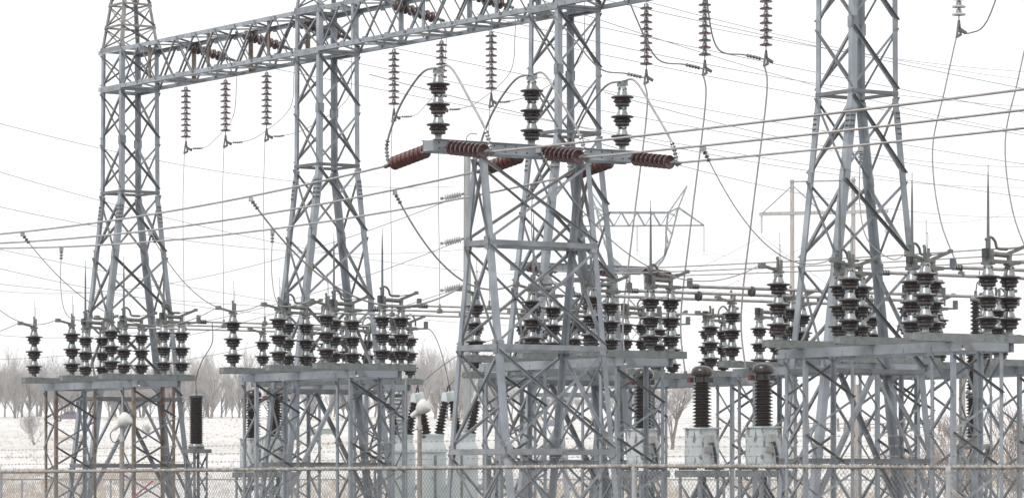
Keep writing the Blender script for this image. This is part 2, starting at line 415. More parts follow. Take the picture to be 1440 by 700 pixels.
mb = MB(); c = W(32.46, TW/2, 10.3); pts = curve([c, c+N*.3+V((0,0,.0)), c+N*.7+V((0,0,.25)), c+N*1.3+V((0,0,1.4)), W(32.9, 2.6, 13)], 20); mb.tube(pts, .014, 6)
world_thing(mb, 'jumper_cable', 'darkcable', c, 'cable curving up to the right from the pale grey disc string', 'cable', 'jumper cables on the hanging strings')
# down wires
for i in range(4):
    for k in range(3 if i < 3 else 2):
        t = 10*i+2.46+P*k; a = W(t, TW/2-.045, 10.26); mb = MB()
        if i < 2: pts = curve([a, W(t-.05, TW/2-.06, 8.8), W(t-.02, TW/2-.05, 7), W(t, TW/2-.05, 5.72)], 18); r = .0085
        elif i == 2: pts = curve([a, W(t+.02, TW/2, 9.6), W(t-.25, .4, 7.2), W(t-.45, .28, 5.2), W(t-.28, .28, 3.98)], 24); r = .018
        else: pts = curve([a, W(t-.22, .4, 9.2), W(t-.45, .3, 8.1), W(t-.35, .4, 6.8), W(t, .62, 5.74)], 24); r = .014
        mb.tube(pts, r, 7)
        o = world_thing(mb, 'down_cable', 'wire' if i < 2 else 'cable', a, '%s cable dropping from hanging string %s, %s one' % ('thin' if i < 2 else 'thick', where[i], ORD[k]), 'cable', 'down cables from the hanging strings')
        fm = MB()
        if i != 2:
            e = pts[-1]-a; fm.box(e+V((0,0,.0)), .12,.06,.10); fm.box(e+V((0,0,.1)), .05,.05,.12)
        else:
            e = pts[-1]-a; fm.box(e+V((0,0,.06)), .06,.06,.16); fm.box(e, .14,.1,.05)
        fm.build('clamp', 'hard', o)

# ------------------------------------------------------------------ post insulators
PU = .365
def porcelain_mesh():
    mb = MB(); mb.lathe([(r_, z_*1.08) for r_, z_ in [(.05,.0),(.112,.010),(.132,.018),(.138,.030),(.130,.062),(.142,.076),(.166,.086),(.174,.098),(.167,.112),(.146,.132),(.150,.144),(.204,.154),(.218,.165),(.215,.181),(.168,.194),(.1,.203)]], 28)
    return mb.mesh('porcelain_unit', 'porc')
POR = porcelain_mesh()
def post_metal():
    mb = MB(); mb.lathe([(.085,0),(.085,.012),(.062,.016),(.062,.07),(.075,.1)], 20)
    for i in range(3):
        z = .085+i*PU
        mb.lathe([(.110,z+.205),(.112,z+.220),(.102,z+.242),(.085,z+.295),(.072,z+.328),(.062,z+.338),(.055,z+.360),(.058,z+.372)], 24)
        for a in range(4): mb.box((.072*math.cos(a*1.571+.6), .072*math.sin(a*1.571+.6), z+.345), .04,.03,.04)
    mb.tube([(0,0,.05),(0,0,.085+3*PU)], .04, 8); mb.box((0,0,.085+3*PU+.012), .12,.12,.024)
    return mb.mesh('post_insulator', 'cap')
PM = post_metal(); PH = .085+3*PU+.024
def post(parent, loc):
    o = link('post_insulator', PM, parent, loc, (0,0,random.uniform(0,6.28)))
    for i in range(3): link('porcelain_unit', POR, o, (0,0,.085+i*PU))
    return o

# ------------------------------------------------------------------ switches (local x = U, y = N, z 0 at the table top)
CH = .14
def make_switch(kind):
    r = empty('disconnect_switch', (0,0,0)); mb = MB()
    mb.channel((-.10,-.30,0), (-.10,H2+.33,0), .07, CH, .01, 1); mb.channel((.10,-.30,0), (.10,H2+.33,0), .07, CH, .01, -1)
    for y in (-.29, .5, 1.0, H2+.3): mb.box((0,y,CH*.5), .19,.02,CH*.8)
    for y in (-.15,.15,1.28,1.58,1.77,2.07):
        mb.box((.104,y,CH*.45), .02,.03,.03); mb.box((0,y,CH+.004), .24,.06,.012)
    mb.build('base_channel', 'greensteel', r)
    for y in (0, H1, H2): post(r, (0,y,CH+.01))
    T = CH+.01+PH
    j = MB()
    j.box((0,0,T+.02), .2,.12,.04)
    for x in (-.05,.05): j.bar((x,.02,T+.02), (x,.03,T+.24), .03, .05); 
    j.bar((-.05,.03,T+.24), (-.08,.03,T+.30), .03,.05)
    j.bar((0,-.02,T+.05), (0,-.42,T+.14), .06, .045); j.box((0,-.38,T+.13), .11,.1,.09)
    j.build('jaw', 'hard', r)
    if kind == 'open':
        h = MB(); h.tube([(0,0.02,T+.05),(0,0.02,T+.74)], .006, 5); h.tube(curve([(.0,.02,T+.05),(.03,.03,T+.3),(.03,.03,T+.5),(.0,.02,T+.5)],10), .006, 5); h.build('arcing_horn', 'cap', r)
    m = MB()
    m.box((0,H1,T+.03), .2,.16,.05)
    for x in (-.075,.075): m.bar((x,H1,T+.03),(x,H1-.01,T+.27), .03,.14)
    m.box((0,H1-.05,T+.21), .1,.1,.16,1)
    m.tube([(0,H1+.02,T+.20),(0,H2+.03,T+.18)], .046, 10); m.bar((-.04,H1,T+.07),(-.04,H2+.25,T+.055), .05,.06); m.bar((.05,H1,T+.07),(.05,H2+.2,T+.055), .05,.06)
    m.tube([(0,H2,T),(0,H2,T+.24)], .045, 10); m.box((0,H2,T+.03), .16,.14,.05)
    m.build('hinge_frame', ['hard','darkhard'], r)
    c = MB(); c.bar((0,H2,T+.22),(.06,H2+.34,T+.36), .05,.06); c.box((.06,H2+.36,T+.37), .06,.08,.07); c.build('crank_arm', 'hard', r)
    b = MB(); b.box((0,H2+.47,T+.15), .10,.07,.2); b.bar((0,H2+.2,T+.06),(0,H2+.5,T+.07), .07,.04); b.build('terminal_block', 'blue', r)
    g = MB()
    if kind == 'open':
        g.tube([(0,H1,T+.18),(0,H1,T+.47)], .045, 10); g.tube([(0,H1,T+.45),(0,H1-.0,T+1.25),(0,H1,T+1.62)], [.027,.02,.009], 10); g.tube([(0,H1,T+1.6),(0,H1,T+1.75)], .007, 6)
        g.build('blade', 'blue', r)
        k = MB(); k.tube(curve([(0,H1-.06,T+.44),(0,H1+.06,T+.49),(0,H1+.16,T+.42),(0,H1+.2,T+.31),(0,H1+.28,T+.29)],14), .025, 8); k.tube([(0,H1+.26,T+.29),(0,H1+.44,T+.29)], .028, 8); k.tube([(0,H1+.44,T+.29),(.05,H2+.3,T+.34)], .012, 6)
        k.build('gooseneck', 'hard', r)
    else:
        g.tube(curve([(0,H2-.12,T+.1),(0,H2-.14,T+.3),(0,H2,T+.42),(0,H2+.14,T+.3),(0,H2+.16,T+.12)],14), .022, 8)
        g.build('bracket', 'hard', r)
    return r
def make_table():
    r = empty('switch_table', (0,0,0)); H = ZC-CH; D = .17
    for t0 in (-.5, 3.6):
        c = [V((t0+.6,.54,0)), V((t0,.54,0)), V((t0,1.69,0)), V((t0+.6,1.69,0))]
        for k, (sx, sy) in enumerate(SG):
            mb = MB(); mb.angle(c[k], c[k]+V((0,0,H-.004)), (-sx,0,0), (0,-sy,0), .078, .009); mb.build('leg', 'bluesteel', r)
        for (i, j, nin) in FACES:
            mb = MB(); nin = V(nin); n = 6; hh = (H-D-.1)/n; wide = (c[i]-c[j]).length > .8
            for q in range(n):
                a, b = V((0,0,.06+q*hh)), V((0,0,.06+(q+1)*hh-.03))
                odd = (q % 2) == 0
                p_, q_ = ((c[i]+a, c[j]+b) if odd else (c[i]+b, c[j]+a))
                if odd: mb.brace(p_, q_, nin, .042, -.007)
                else: mb.brace(p_, q_, -nin, .042, .004, mi=1)
            mb.build('lattice', ['steel','oldsteel'], r)
    for y, sd in ((.51,1),(1.72,-1)):
        mb = MB(); mb.channel((-.65,y,H-D), (4.45,y,H-D), .07, D, .01, -sd)
        for x in (-.45,.05,1.2,2.05,2.9,3.65,4.15): mb.box((x,y-sd*.006,H-D*.5), .03,.014,.03); mb.box((x,y-sd*.006,H-D*.8), .03,.014,.03)
        mb.build('long_beam', 'bluesteel', r)
    for x in (-.6, 4.4):
        mb = MB(); mb.channel((x,.52+.075,H-D+.01), (x,1.645,H-D+.01), .06, D-.02, .01, 1 if x < 0 else -1); mb.build('end_beam', 'bluesteel', r)
    mb = MB()
    for k in range(26):
        x = 4.30+random.uniform(-.28,.1); mb.lathe([(.001,-.012),(.05,.0),(.035,.022),(.008,.032)], 8, (x,.565+random.uniform(-.012,.02),H-D+.02))
    for k in range(14): mb.lathe([(.001,-.01),(.04,.0),(.03,.014),(.008,.02)], 8, (random.uniform(-.5,.3),.57+random.uniform(-.012,.012),H-D+.018))
    mb.build('snow_clump', 'snow', r)
    return r
def hash_leg(n): return sum(map(ord, n)) % 3 != 0
tb = make_table(); tbr = copy_tree(tb)
for ch in tbr.children:                                    # weathered brown legs of the left table
    if ch.name.startswith('leg'):
        ch.data = ch.data.copy(); ch.data.materials[0] = M['rust' if hash_leg(ch.name) else 'bluesteel']
s_open = make_switch('open'); s_rear = make_switch('rear')
TN = ['the brown legged table', 'the table beside the tanks', 'the table behind the middle tower', 'the table at the right edge']
RN = ['the rear table above the tanks', 'the rear table behind the middle tower', 'the rear table behind the two cabinets']
QN = {1: 'the farthest table left of the cabinets', 2: 'the farthest table at the right edge'}
def row(i, off, tproto, sproto, tname, front):
    o = nxt(tproto); o.location = W(10*i+2.46, JS+off, 0)
    rowlab = ['brown legged lattice steel table carrying switches, at the left edge by the pickup','grey lattice steel table carrying switches, left of the pale oil tanks','grey lattice steel table carrying switches, behind the middle strain tower','grey lattice steel table carrying switches, at the right edge of the frame'][i]
    if not front: rowlab = {'R0':'grey lattice rear table half hidden behind the switches left of the oil tanks','R1':'grey lattice rear table seen through the legs of the middle strain tower','R2':'grey lattice rear table just behind the two cabinets topped by dark bushings','Q1':'farthest grey lattice table, its posts seen left of the first pale cabinet bushing','Q2':'farthest grey lattice table behind the right end of the yard'}[front_key(i, off)]
    tag(o, rowlab, 'steel table', 'lattice tables carrying the switches')
    for k in range(3):
        w = nxt(sproto); w.location = W(10*i+2.46+P*k, JS+off, ZC-CH+.002)
        if front: lab = 'open switch with upright blade, %s one of three on %s' % (ORD[k], tname)
        else: lab = 'three dark porcelain posts, %s set on %s' % (ORD[k], tname)
        tag(w, lab, 'disconnect switch', 'disconnect switches on the tables')
def front_key(i, off): return ('R%d' if off < 8 else 'Q%d') % i
for i in range(4): row(i, 0, tbr if i == 0 else tb, s_open, TN[i], True)
for i in range(3): row(i, 6.57, tb, s_rear, RN[i], False)
for i in (1,2): row(i, 10.45, tb, s_rear, QN[i], False)

# bus tubes
ZT = ZC+.01+PH+.09
for i in range(4):
    for k in range(3):
        t = 10*i+2.46+P*k; s0 = JS+H2+.52; s1 = (JS+6.57+H2+.2) if i == 0 else (JS+10.45+.1)
        a, b = W(t, s0, ZT), W(t, s1, ZT); mb = MB(); mb.tube([a, b], .034 if i > 1 else .022, 10)
        o = world_thing(mb, 'bus_tube', 'bus', a, 'aluminium tube running back from the %s switch on %s' % (ORD[k], TN[i]), 'bus tube', 'aluminium bus tubes')
        fm = MB(); d = N
        for q in range(4): fm.lathe([(.03,-.022),(.055,-.016),(.055,.016),(.03,.022)], 10, N*(.06+.06*q)-N*.1, d)
        fm.build('tube_clamp', 'cap', o)
        if i == 2:
            fm = MB(); e = N*(1.9-.2*k); fm.lathe([(.04,-.05),(.1,-.03),(.11,0),(.1,.03),(.04,.05)], 14, e-V((0,0,.06)), d); fm.build('cable_ring', 'darkhard', o)

# ------------------------------------------------------------------ strain towers
CT, CS = 29.2, -6.94
def hw2(z): return .15+(7.83-z)*.145
def make_strain_tower():
    r = empty('strain_tower', (0,0,0)); lv = [0.05, 2.39, 4.29, 6.19, 7.78]
    def c(k, z): return V((SG[k][0]*hw2(z), SG[k][1]*1.2, z))
    for k, (sx, sy) in enumerate(SG):
        mb = MB(); mb.angle(c(k,0), c(k,7.8), (-sx,0,0), (0,-sy,0), .105, .011); mb.build('leg', 'bluesteel', r)
    for (i, j, nin) in FACES:
        nin = V(nin); mb = MB(); wide = abs(nin.x) > .5
        for a, b in zip(lv[:-1], lv[1:]):
            mb.brace(c(i,a+.06), c(j,b-.06), nin, .05, .014); mb.brace(c(i,b-.06), c(j,a+.06), -nin, .05, .004, mi=0 if wide else 1)
        for z in lv[1:4]:
            for k in (i, j):
                d = (c(j if k == i else i, z)-c(k, z)).normalized()
                mb.bar(c(k,z-.12)+d*.08-nin*.013, c(k,z+.12)+d*.08-nin*.013, .13, .006, nin)
        mb.build('lattice', ['steel','oldsteel'], r)
    for z in lv[1:4]:
        mb = MB()
        for (i, j, nin) in FACES: mb.brace(c(i,z)-V(nin)*.022, c(j,z)-V(nin)*.022, nin, .10, 0)
        mb.build('horizontal_strut', 'steel', r)
    mb = MB()
    for x, sd in ((.17,1),(-.17,-1)):
        mb.channel((x,-2.27,7.80), (x,2.27,7.80), .08, .22, .011, sd)
        for q in range(19):
            y = -2.15+q*.24; mb.box((x+sd*.006,y,7.86), .016,.03,.03,1); mb.box((x+sd*.006,y,7.96), .016,.03,.03,1)
    for y in (-2.26,-2.0,-1.0,0,1.0,2.0,2.26): mb.box((0,y,7.91), .32,.012,.19)
    mb.build('crossarm', ['bluesteel','darkhard'], r)
    return r
st = make_strain_tower(); st.location = W(CT, CS, 0)
tag(st, 'narrow topped lattice strain tower with three posts standing on its crossarm', 'lattice tower', 'strain towers of the overhead bus')
RT, RS = -1.2, 15.4
st2 = copy_tree(st); st2.location = W(RT, RS, 0)
tag(st2, 'far lattice strain tower whose plain crossarm shows through the middle tower', 'lattice tower', 'strain towers of the overhead bus')
pi = empty('standing_insulator', (0,0,0)); post(pi, (0,0,0)); mb = MB(); mb.box((0,0,PH+.03), .22,.1,.05); mb.box((-.08,0,PH+.07), .05,.1,.07); mb.box((.08,0,PH+.07), .05,.1,.07); mb.build('cable_clamp', 'cap', pi)
for k in range(3):
    o = nxt(pi); o.location = W(CT, CS+(k-1)*P, 8.03); tag(o, 'dark porcelain post standing on the middle strain tower crossarm, %s of three' % ORD[k], 'insulator', 'posts on the strain tower crossarm')
sr = make_string(8, D_RED, .14, 'dead'); sdk = make_string(8, D_DARK, .14, 'dead')
SE = {}
for which, (tc, sc) in enumerate(((CT, CS), (RT, RS))):
    for k in range(3):
        for sd in (-1, 1):
            if which == 1 and sd == -1 : continue
            o = nxt(sr if sd < 0 else sdk); d = U*sd+V((0,0,-.13)); p = W(tc+sd*.2, sc+(k-1)*P, 7.88); orient(o, p, d)
            SE[which, k, sd] = p+d.normalized()*(.14+8*DP+.22)
            nm = 'the middle crossarm' if which == 0 else 'the far crossarm'
            tag(o, '%s strain string %s of %s, %s of three' % ('bright red brown' if sd < 0 else 'dark maroon', 'left' if sd < 0 else 'right', nm, ORD[k]), 'insulator string', 'strain strings on the strain towers')
def Lz(x, D=26.6): return -.00224*x*(D-x)
COND = {}
for k in range(3):
    a = SE[0,k,-1]; pts = [a-U*x+V((0,0,Lz(x % 27))) for x in [i*.9 for i in range(61)]]
    mb = MB(); mb.tube(pts, .021, 8); world_thing(mb, 'overhead_conductor', 'bus', a, 'thick overhead conductor running left from the middle strain tower, %s at the tower' % ['upper','middle','lower'][k], 'conductor', 'overhead bus conductors')
    a = SE[0,k,1]; pts = [a+U*x+V((0,0,-.0006*x*(28-x))) for x in [i*1.0 for i in range(29)]]
    mb = MB(); mb.tube(pts, .021, 8); world_thing(mb, 'overhead_conductor', 'bus', a, 'thick overhead conductor running right from the middle strain tower, %s of three' % ['upper','middle','lower'][k], 'conductor', 'overhead bus conductors')
    # loop over the post
    l, r_ = SE[0,k,-1], SE[0,k,1]; top = W(CT, CS+(k-1)*P, 8.03+PH+.09)
    pts = curve([l+V((0,0,.05)), l-U*.02+V((0,0,.45)), l+U*.45+V((0,0,1.1)), top-U*.55+V((0,0,-.04)), top, top+U*.42+V((0,0,-.03)), top+U*1.0+V((0,0,-.62)), r_+V((0,0,.42))-U*.18, r_+V((0,0,.05))], 48)
    mb = MB(); mb.tube(pts, .021, 8); o = world_thing(mb, 'jumper_loop', 'cable', l, 'arched cable over the %s standing post on the middle strain tower' % ORD[k], 'cable', 'cable loops over the standing posts')
    q = [p-l for p in pts]
    for qq, nn in ((q,6),(q[::-1],5)): gm = MB(); grip(gm, qq, .06, nn, .07, .042); gm.build('spiral_grip', 'cap', o)
    a = SE[1,k,1]
    mb = MB(); mb.tube([a+U*x+V((0,0,-.0012*x*(48-x)*.5)) for x in [i*1.0 for i in range(49)]], .019, 6); world_thing(mb, 'overhead_conductor', 'bus', a, 'far overhead conductor running right from the far strain tower, %s of three' % ['upper','middle','lower'][k], 'conductor', 'overhead bus conductors')
# droppers from the overhead conductors to the jaws
for i in range(4):
    for k in range(3):
        t = 10*i+2.46+P*k
        if i == 0 and k < 2: t0 = t
        else: t0 = t-.05 if k < 2 else t-.35
        s = CS+(k-1)*P
        if t0 < CT-1.6: x = CT-1.66-t0; z = 7.62+Lz(x % 27)
        elif t0 > CT+1.6: x = t0-CT-1.66; z = 7.62-.0006*x*(28-x)
        else: continue
        a = W(t0, s, z); b = W(t, JS-.42, ZC+.01+PH+.14); dd = b-a
        if k < 2:
            sag = (1.05, .72)[k]; pts = sagline(a, b, sag, 30)
            pts[0] = a; 
        else: pts = curve([a, a+V((0,0,-.9))-N*.02, a+V((0,0,-1.55))+dd*.15-V((0,0,dd.z*.15)), b+V((0,0,-.1))-N*.25-U*.1, b], 30)
        mb = MB(); mb.tube(pts, .019 if (i == 2 and k < 2) else .0105, 7)
        o = world_thing(mb, 'dropper_cable', 'cable', a, '%s cable sagging down to the %s switch on %s' % ('thick' if i == 2 and k < 2 else 'thin', ORD[k], TN[i]), 'cable', 'droppers to the switches')
        gm = MB(); grip(gm, [p-a for p in pts], .0, 4, .07, .045); gm.box((0,0,0), .09,.09,.08); gm.build('spiral_grip', 'cap', o)

# ------------------------------------------------------------------ instrument transformers and arresters
def sheds(mb, r, R, z0, z1, n, mi=0, k=20):
    h = (z1-z0)/n; pr = [(r*.9,z0)]
    for i in range(n):
        z = z0+i*h; pr += [(r,z+h*.12),(R*.97,z+h*.34),(R,z+h*.44),(R*.97,z+h*.52),(r,z+h*.92)]
    mb.lathe(pr+[(r*.9,z1)], k, mi=mi)
def make_ct():
    r = empty('current_transformer', (0,0,0))
    b = MB(); b.box((0,0,2.54), .54,.48,.76); b.box((0,0,2.935), .6,.54,.03); b.box((.0,-.245,2.54), .46,.012,.68)
    cab = b.build('cabinet', 'paint', r)
    bx = MB(); bx.box((.30,.0,2.72), .08,.12,.16); bx.build('junction_box', 'concrete', cab); bx = MB(); bx.box((.29,-.08,2.5), .05,.14,.12); bx.build('name_plate', 'concrete', cab)
    cd = MB(); cd.tube(curve([(.31,.03,2.66),(.34,.06,2.5),(.33,.1,2.3),(.31,.14,1.9)],14), .03, 7); cd.build('conduit', 'darkhard', cab)
    c = MB(); sheds(c, .135, .205, 2.95, 3.86, 13); c.build('bushing', 'porc', r)
    d = MB(); d.lathe([(.12,3.86),(.15,3.88),(.15,4.0),(.215,4.02),(.225,4.08),(.2,4.16),(.14,4.21),(.03,4.225)], 24); d.build('dome', 'porc', r)
    e = MB(); e.box((-.16,-.18,3.93), .1,.1,.1); e.build('terminal', 'copper', r); e = MB(); e.box((.0,.2,3.93), .1,.1,.1); e.build('side_lug', 'darkhard', r)
    f = MB(); f.box((0,0,2.0), .86,.76,.14); f.box((-.0,-.36,2.13), .5,.1,.1,1); f.box((.3,.1,2.12), .14,.4,.08,1); f.build('platform', ['greensteel','darkhard'], r)
    for k, (sx, sy) in enumerate(SG):
        l = MB(); l.angle((sx*.36,sy*.33,0),(sx*.36,sy*.33,1.93),(-sx,0,0),(0,-sy,0),.07,.009); l.build('leg', 'bluesteel', r)
    l = MB(); cc = [V((sx*.36,sy*.33,0)) for sx, sy in SG]
    for (i, j, nin) in FACES:
        for a, b_ in ((.1,1.0),(1.0,1.85)): l.brace(cc[i]+V((0,0,a)), cc[j]+V((0,0,b_)), nin, .045, -.007); l.brace(cc[j]+V((0,0,a)), cc[i]+V((0,0,b_)), nin, .045, .012, flip=-1)
    l.build('lattice', 'steel', r)
    return r
ct = make_ct()
for p, lab in ((W(22.46,.49,0),'dark bushing on a pale peeling cabinet behind the right end of the middle table'), (W(24.51,.49,0),'dark domed bushing on a pale peeling cabinet, left of the two in the open gap'), (W(26.56,.49,0),'dark domed bushing on a pale peeling cabinet, right of the two in the open gap'),
               (at(356,672.5,96)*V((1,1,0)) if False else V((at(356,0,96).x,96,0)),'dark bushing on a pale cabinet left behind the table left of the oil tanks'), (V((at(386,0,93).x,93,0)),'dark bushing behind the braces of the table left of the oil tanks, nearer of two')):
    o = nxt(ct); o.location = p; tag(o, lab, 'transformer', 'bushings on pale cabinets')
def arrester(name, loc, label, parts, r0, R0, group, zbase, plate=True):
    """parts: list of (z0, z1, n) shed columns; lattice stand below"""
    r = empty(name, loc)
    for z0, z1, n in parts:
        c = MB(); sheds(c, r0, R0, z0, z1, n); c.build('shed_column', 'porc', r)
    f = MB()
    for z0, z1, n in parts:
        f.lathe([(R0*.95,z1),(R0*1.02,z1+.02),(R0*1.0,z1+.07),(R0*.6,z1+.09)], 18); f.lathe([(R0*1.05,z0-.09),(R0*1.05,z0-.05),(R0*.8,z0)], 18)
    f.tube([(0,0,parts[-1][1]+.08),(0,0,parts[-1][1]+.2)], .03, 8)
    f.build('end_fitting', 'cap', r)
    b = MB(); b.box((0,0,zbase-.08), .62,.55,.10); b.box((0,0,zbase-.0), .3,.3,.06); b.build('base_plate', 'greensteel', r)
    cc = [V((sx*.24,sy*.2,0)) for sx, sy in SG]
    for k, (sx, sy) in enumerate(SG):
        l = MB(); l.angle(cc[k], cc[k]+V((0,0,zbase-.13)), (-sx,0,0), (0,-sy,0), .055, .008); l.build('leg', 'steel', r)
    l = MB()
    for (i, j, nin) in FACES:
        n = 5; h = (zbase-.2)/n
        for q in range(n): l.brace((cc[i] if q % 2 else cc[j])+V((0,0,.04+q*h)), (cc[j] if q % 2 else cc[i])+V((0,0,.04+(q+1)*h)), nin, .035, -.006)
    l.build('lattice', 'steel', r)
    return tag(r, label, 'surge arrester', group)
arrester('surge_arrester', V((at(276,0,94).x,94,0)), 'dark ribbed column on a lattice stand right of the brown legged table', [(2.8,3.95,20)], .15, .185, 'surge arresters', 2.68)
arrester('surge_arrester', V((at(1367,0,74).x,74,0)), 'tall double stacked thin ribbed column behind the right edge table', [(2.72,3.5,12),(3.68,4.35,10)], .075, .125, 'surge arresters', 2.62)
r = arrester('surge_arrester', V((at(1372,0,70).x,70,0)), 'short ribbed column standing high beside the right edge table', [(4.55,5.25,9)], .06, .105, 'surge arresters', 4.42)
arrester('surge_arrester', V((at(561,0,99).x,99,0)), 'pale grey ribbed column beside the oil tanks', [(2.9,4.1,11)], .12, .2, 'surge arresters', 2.7)
for ch in bpy.data.objects:
    if ch.parent and ch.parent.get('label','') == 'pale grey ribbed column beside the oil tanks' and ch.name.startswith('shed_column'): ch.data.materials[0] = M['glaze']
a = W(6.56, JS+H2+.85, ZT); b = V((at(276,0,94).x,94,4.15)); mb = MB(); mb.tube(curve([a, a+V((0,0,-.5)), (a+b)/2+V((0,0,-.1))-U*.1, b+V((0,0,.3)), b], 20), .012, 6)
world_thing(mb, 'down_cable', 'darkcable', a, 'thin cable dropping from the bus tubes to the ribbed column by the brown legged table', 'cable')
a = W(36.56-P, JS+H2+1.1, ZT-.05); b = V((at(1372,0,70).x,70,5.42)); mb = MB(); mb.tube(curve([a, a+V((0,0,-.25)), (a+b)/2, b], 14), .011, 6)
world_thing(mb, 'down_cable', 'darkcable', a, 'short cable from the bus tube to the high ribbed column at right', 'cable')

# oil circuit breaker
br = empty('oil_circuit_breaker', W(4.5, 6.75, 0))
ctop = []
for k in range(3):
    x = (k-1)*1.5; mb = MB()
    mb.lathe([(.10,.35),(.355,.37),(.355,2.62),(.35,2.68),(.32,2.78),(.29,2.86),(.29,2.98),(.3,3.0),(.3,3.05),(.05,3.07)], 32)
    for q in range(24): mb.box((.375*math.cos(q*.2618),.375*math.sin(q*.2618),2.62), .03,.03,.05)
    mb.lathe([(.355,2.58),(.395,2.585),(.395,2.625),(.355,2.63)], 32)
    for z in (1.5,2.2): mb.bar((.39,-.1,z),(.43,-.1,z), .12,.06)
    tk = mb.build('tank', 'tank', br, (x,0,0))
    for sd in (-1,1):
        bm_ = MB(); ax = V((0,sd*.22,1)).normalized(); o = V((0,sd*.16,2.9)); h = 1.02; n = 11; prof = [(.11,0)]
        for i in range(n):
            z = .08+i*(h-.08)/n; rr = .115-.03*i/n; prof += [(rr*.75,z),(rr*1.3,z+.03),(rr*1.3,z+.042),(rr*.75,z+.075)]
        bm_.lathe(prof+[(.06,h)], 18, o, ax, 0); bm_.lathe([(.06,h-.01),(.115,h),(.115,h+.22),(.1,h+.24),(.02,h+.245)], 18, o, ax, 1); bm_.lathe([(.13,-.06),(.13,.05),(.1,.07)], 18, o, ax, 1)
        bm_.tube([o+ax*(h+.23), o+ax*(h+.42)], .022, 7, 2)
        bm_.build('bushing', ['porc','tank','darkhard'], tk)
        ctop.append((br.location + U*x + N*(o+ax*(h+.42)).y + V((0,0,(o+ax*(h+.42)).z)), k, sd))
mb = MB()
mb.channel((-2.3,.42,1.6), (2.1,.42,1.6), .06, .16, .01, -1)
mb.box((-2.3,.2,2.4), .4,.5,1.2); mb.build('operating_frame', 'tank', br)
for x in (-2.2,-.75,.75,2.0):
    for y in (-.45,.45):
        l = MB(); l.angle((x,y,0),(x,y,2.5),(1,0,0),(0,-1 if y > 0 else 1,0),.08,.01); l.build('leg', 'greensteel', br)
tag(br, 'row of pale oil tanks each topped by two tilted dark bushings', 'circuit breaker')
for p, k, sd in ctop:
    e = W(2.46+P*k, (JS+6.57+H2+.5) if sd < 0 else 10.2, 5.7); mb = MB(); pts = sagline(e, p, -.35 if sd < 0 else -.2, 18); mb.tube(pts, .011, 6)
    world_thing(mb, 'bushing_lead', 'darkcable', e, 'thin cable arching to the %s bushing of the %s oil tank' % ('front' if sd < 0 else 'rear', ORD[k]), 'cable', 'leads to the oil tank bushings')

# floodlights on brown posts
def flood(px, py, Y, label, dirx):
    base = V((at(px,0,Y).x, Y, 0)); h = at(px,py,Y).z
    r = empty('floodlight', base, 0)
    p = MB(); p.tube([(0,0,0),(0,0,h-.42)], [.06,.05], 10); p.build('post', 'wood', r)
    n = MB(); n.lathe([(.062,h-.46),(.062,h-.36),(.04,h-.35),(.035,h-.1)], 12); n.build('bracket', 'concrete', r)
    ax = V((dirx,-.35,.62)).normalized(); o = V((-dirx*.22,0,h-.17))
    s = MB(); s.lathe([(.03,0),(.055,.01),(.06,.16),(.065,.19),(.10,.215),(.15,.31),(.165,.42),(.16,.435)], 22, o, ax); s.lathe([(.15,.43),(.14,.455),(.09,.475),(.01,.48)], 18, o, ax)
    hd = s.build('lamp_head', 'lamp', r)
    c = MB(); c.tube(curve([o+ax*.05, o+V((-dirx*.1,0,-.12)), o+V((-dirx*.02,0,-.3)), V((0,-.05,h-.42))], 12), .012, 6); c.build('lamp_cord', 'darkhard', hd)
    return tag(r, label, 'floodlight', 'floodlights on posts')
flood(171, 592, 84, 'white floodlight on a brown post in front of the brown legged table', .8)
flood(590, 574, 80, 'white floodlight on a brown post in front of the pale oil tanks', .8)
mb = MB(); a, b = at(184,702,84), at(214,676,86); mb.tube([a+(a-b)*.4, b], .022, 8)
world_thing(mb, 'guy_guard', 'redplastic', a, 'slanting red plastic guard rod low behind the fence at left', 'guard rod')
mb = MB(); p = V((at(571,0,88).x, 88, 0)); mb.tube([p, p+V((0,0,4.3))], .03, 8); world_thing(mb, 'conduit_pipe', 'bluesteel', p, 'thin steel operating pipe left of the oil tanks', 'pipe')

# ------------------------------------------------------------------ near fence
def chain(mb, a, b, ztop, h0=.05, pitch=.0735, r=.0027, mi=0, extra=.055):
    a, b = V(a), V(b); d = b-a; L = d.length; d.normalize(); nrm = V((-d.y,d.x,0)); tri = [(r*math.cos(k*2.094), r*math.sin(k*2.094)) for k in range(3)]
    H = ztop+extra-h0; sl = H            # 45-degree wires
    n = int((L+H)/pitch)
    for s in (1,-1):
        for i in range(n+1):
            x0 = -H+i*pitch; x1 = x0+H; z0, z1 = h0, h0+H
            c0, c1 = max(x0,0), min(x1,L)
            if c1-c0 < .02: continue
            za, zb = h0+(c0-x0), h0+(c1-x0)
            if s < 0: p, q = a+d*c0+V((0,0,z1+h0-za)), a+d*c1+V((0,0,z1+h0-zb))
            else: p, q = a+d*c0+V((0,0,za)), a+d*c1+V((0,0,zb))
            p = p+nrm*s*.003; q = q+nrm*s*.003
            ax = (q-p).normalized(); mb.prism(tri, p, q, nrm, ax.cross(nrm), mi)
def fpt(d): return V((4.737-U.x*d, 40-U.y*d, 0))
FP = [(fpt(23.2), 2.005), (fpt(5.83), 2.05), (fpt(0), 2.022), (fpt(-9), 2.02)]
FL = ['long chain link fence run with frosted rail across the left and middle', 'short chain link fence run in front of the two pale cabinets', 'chain link fence run beyond the pale capped post at the right edge']
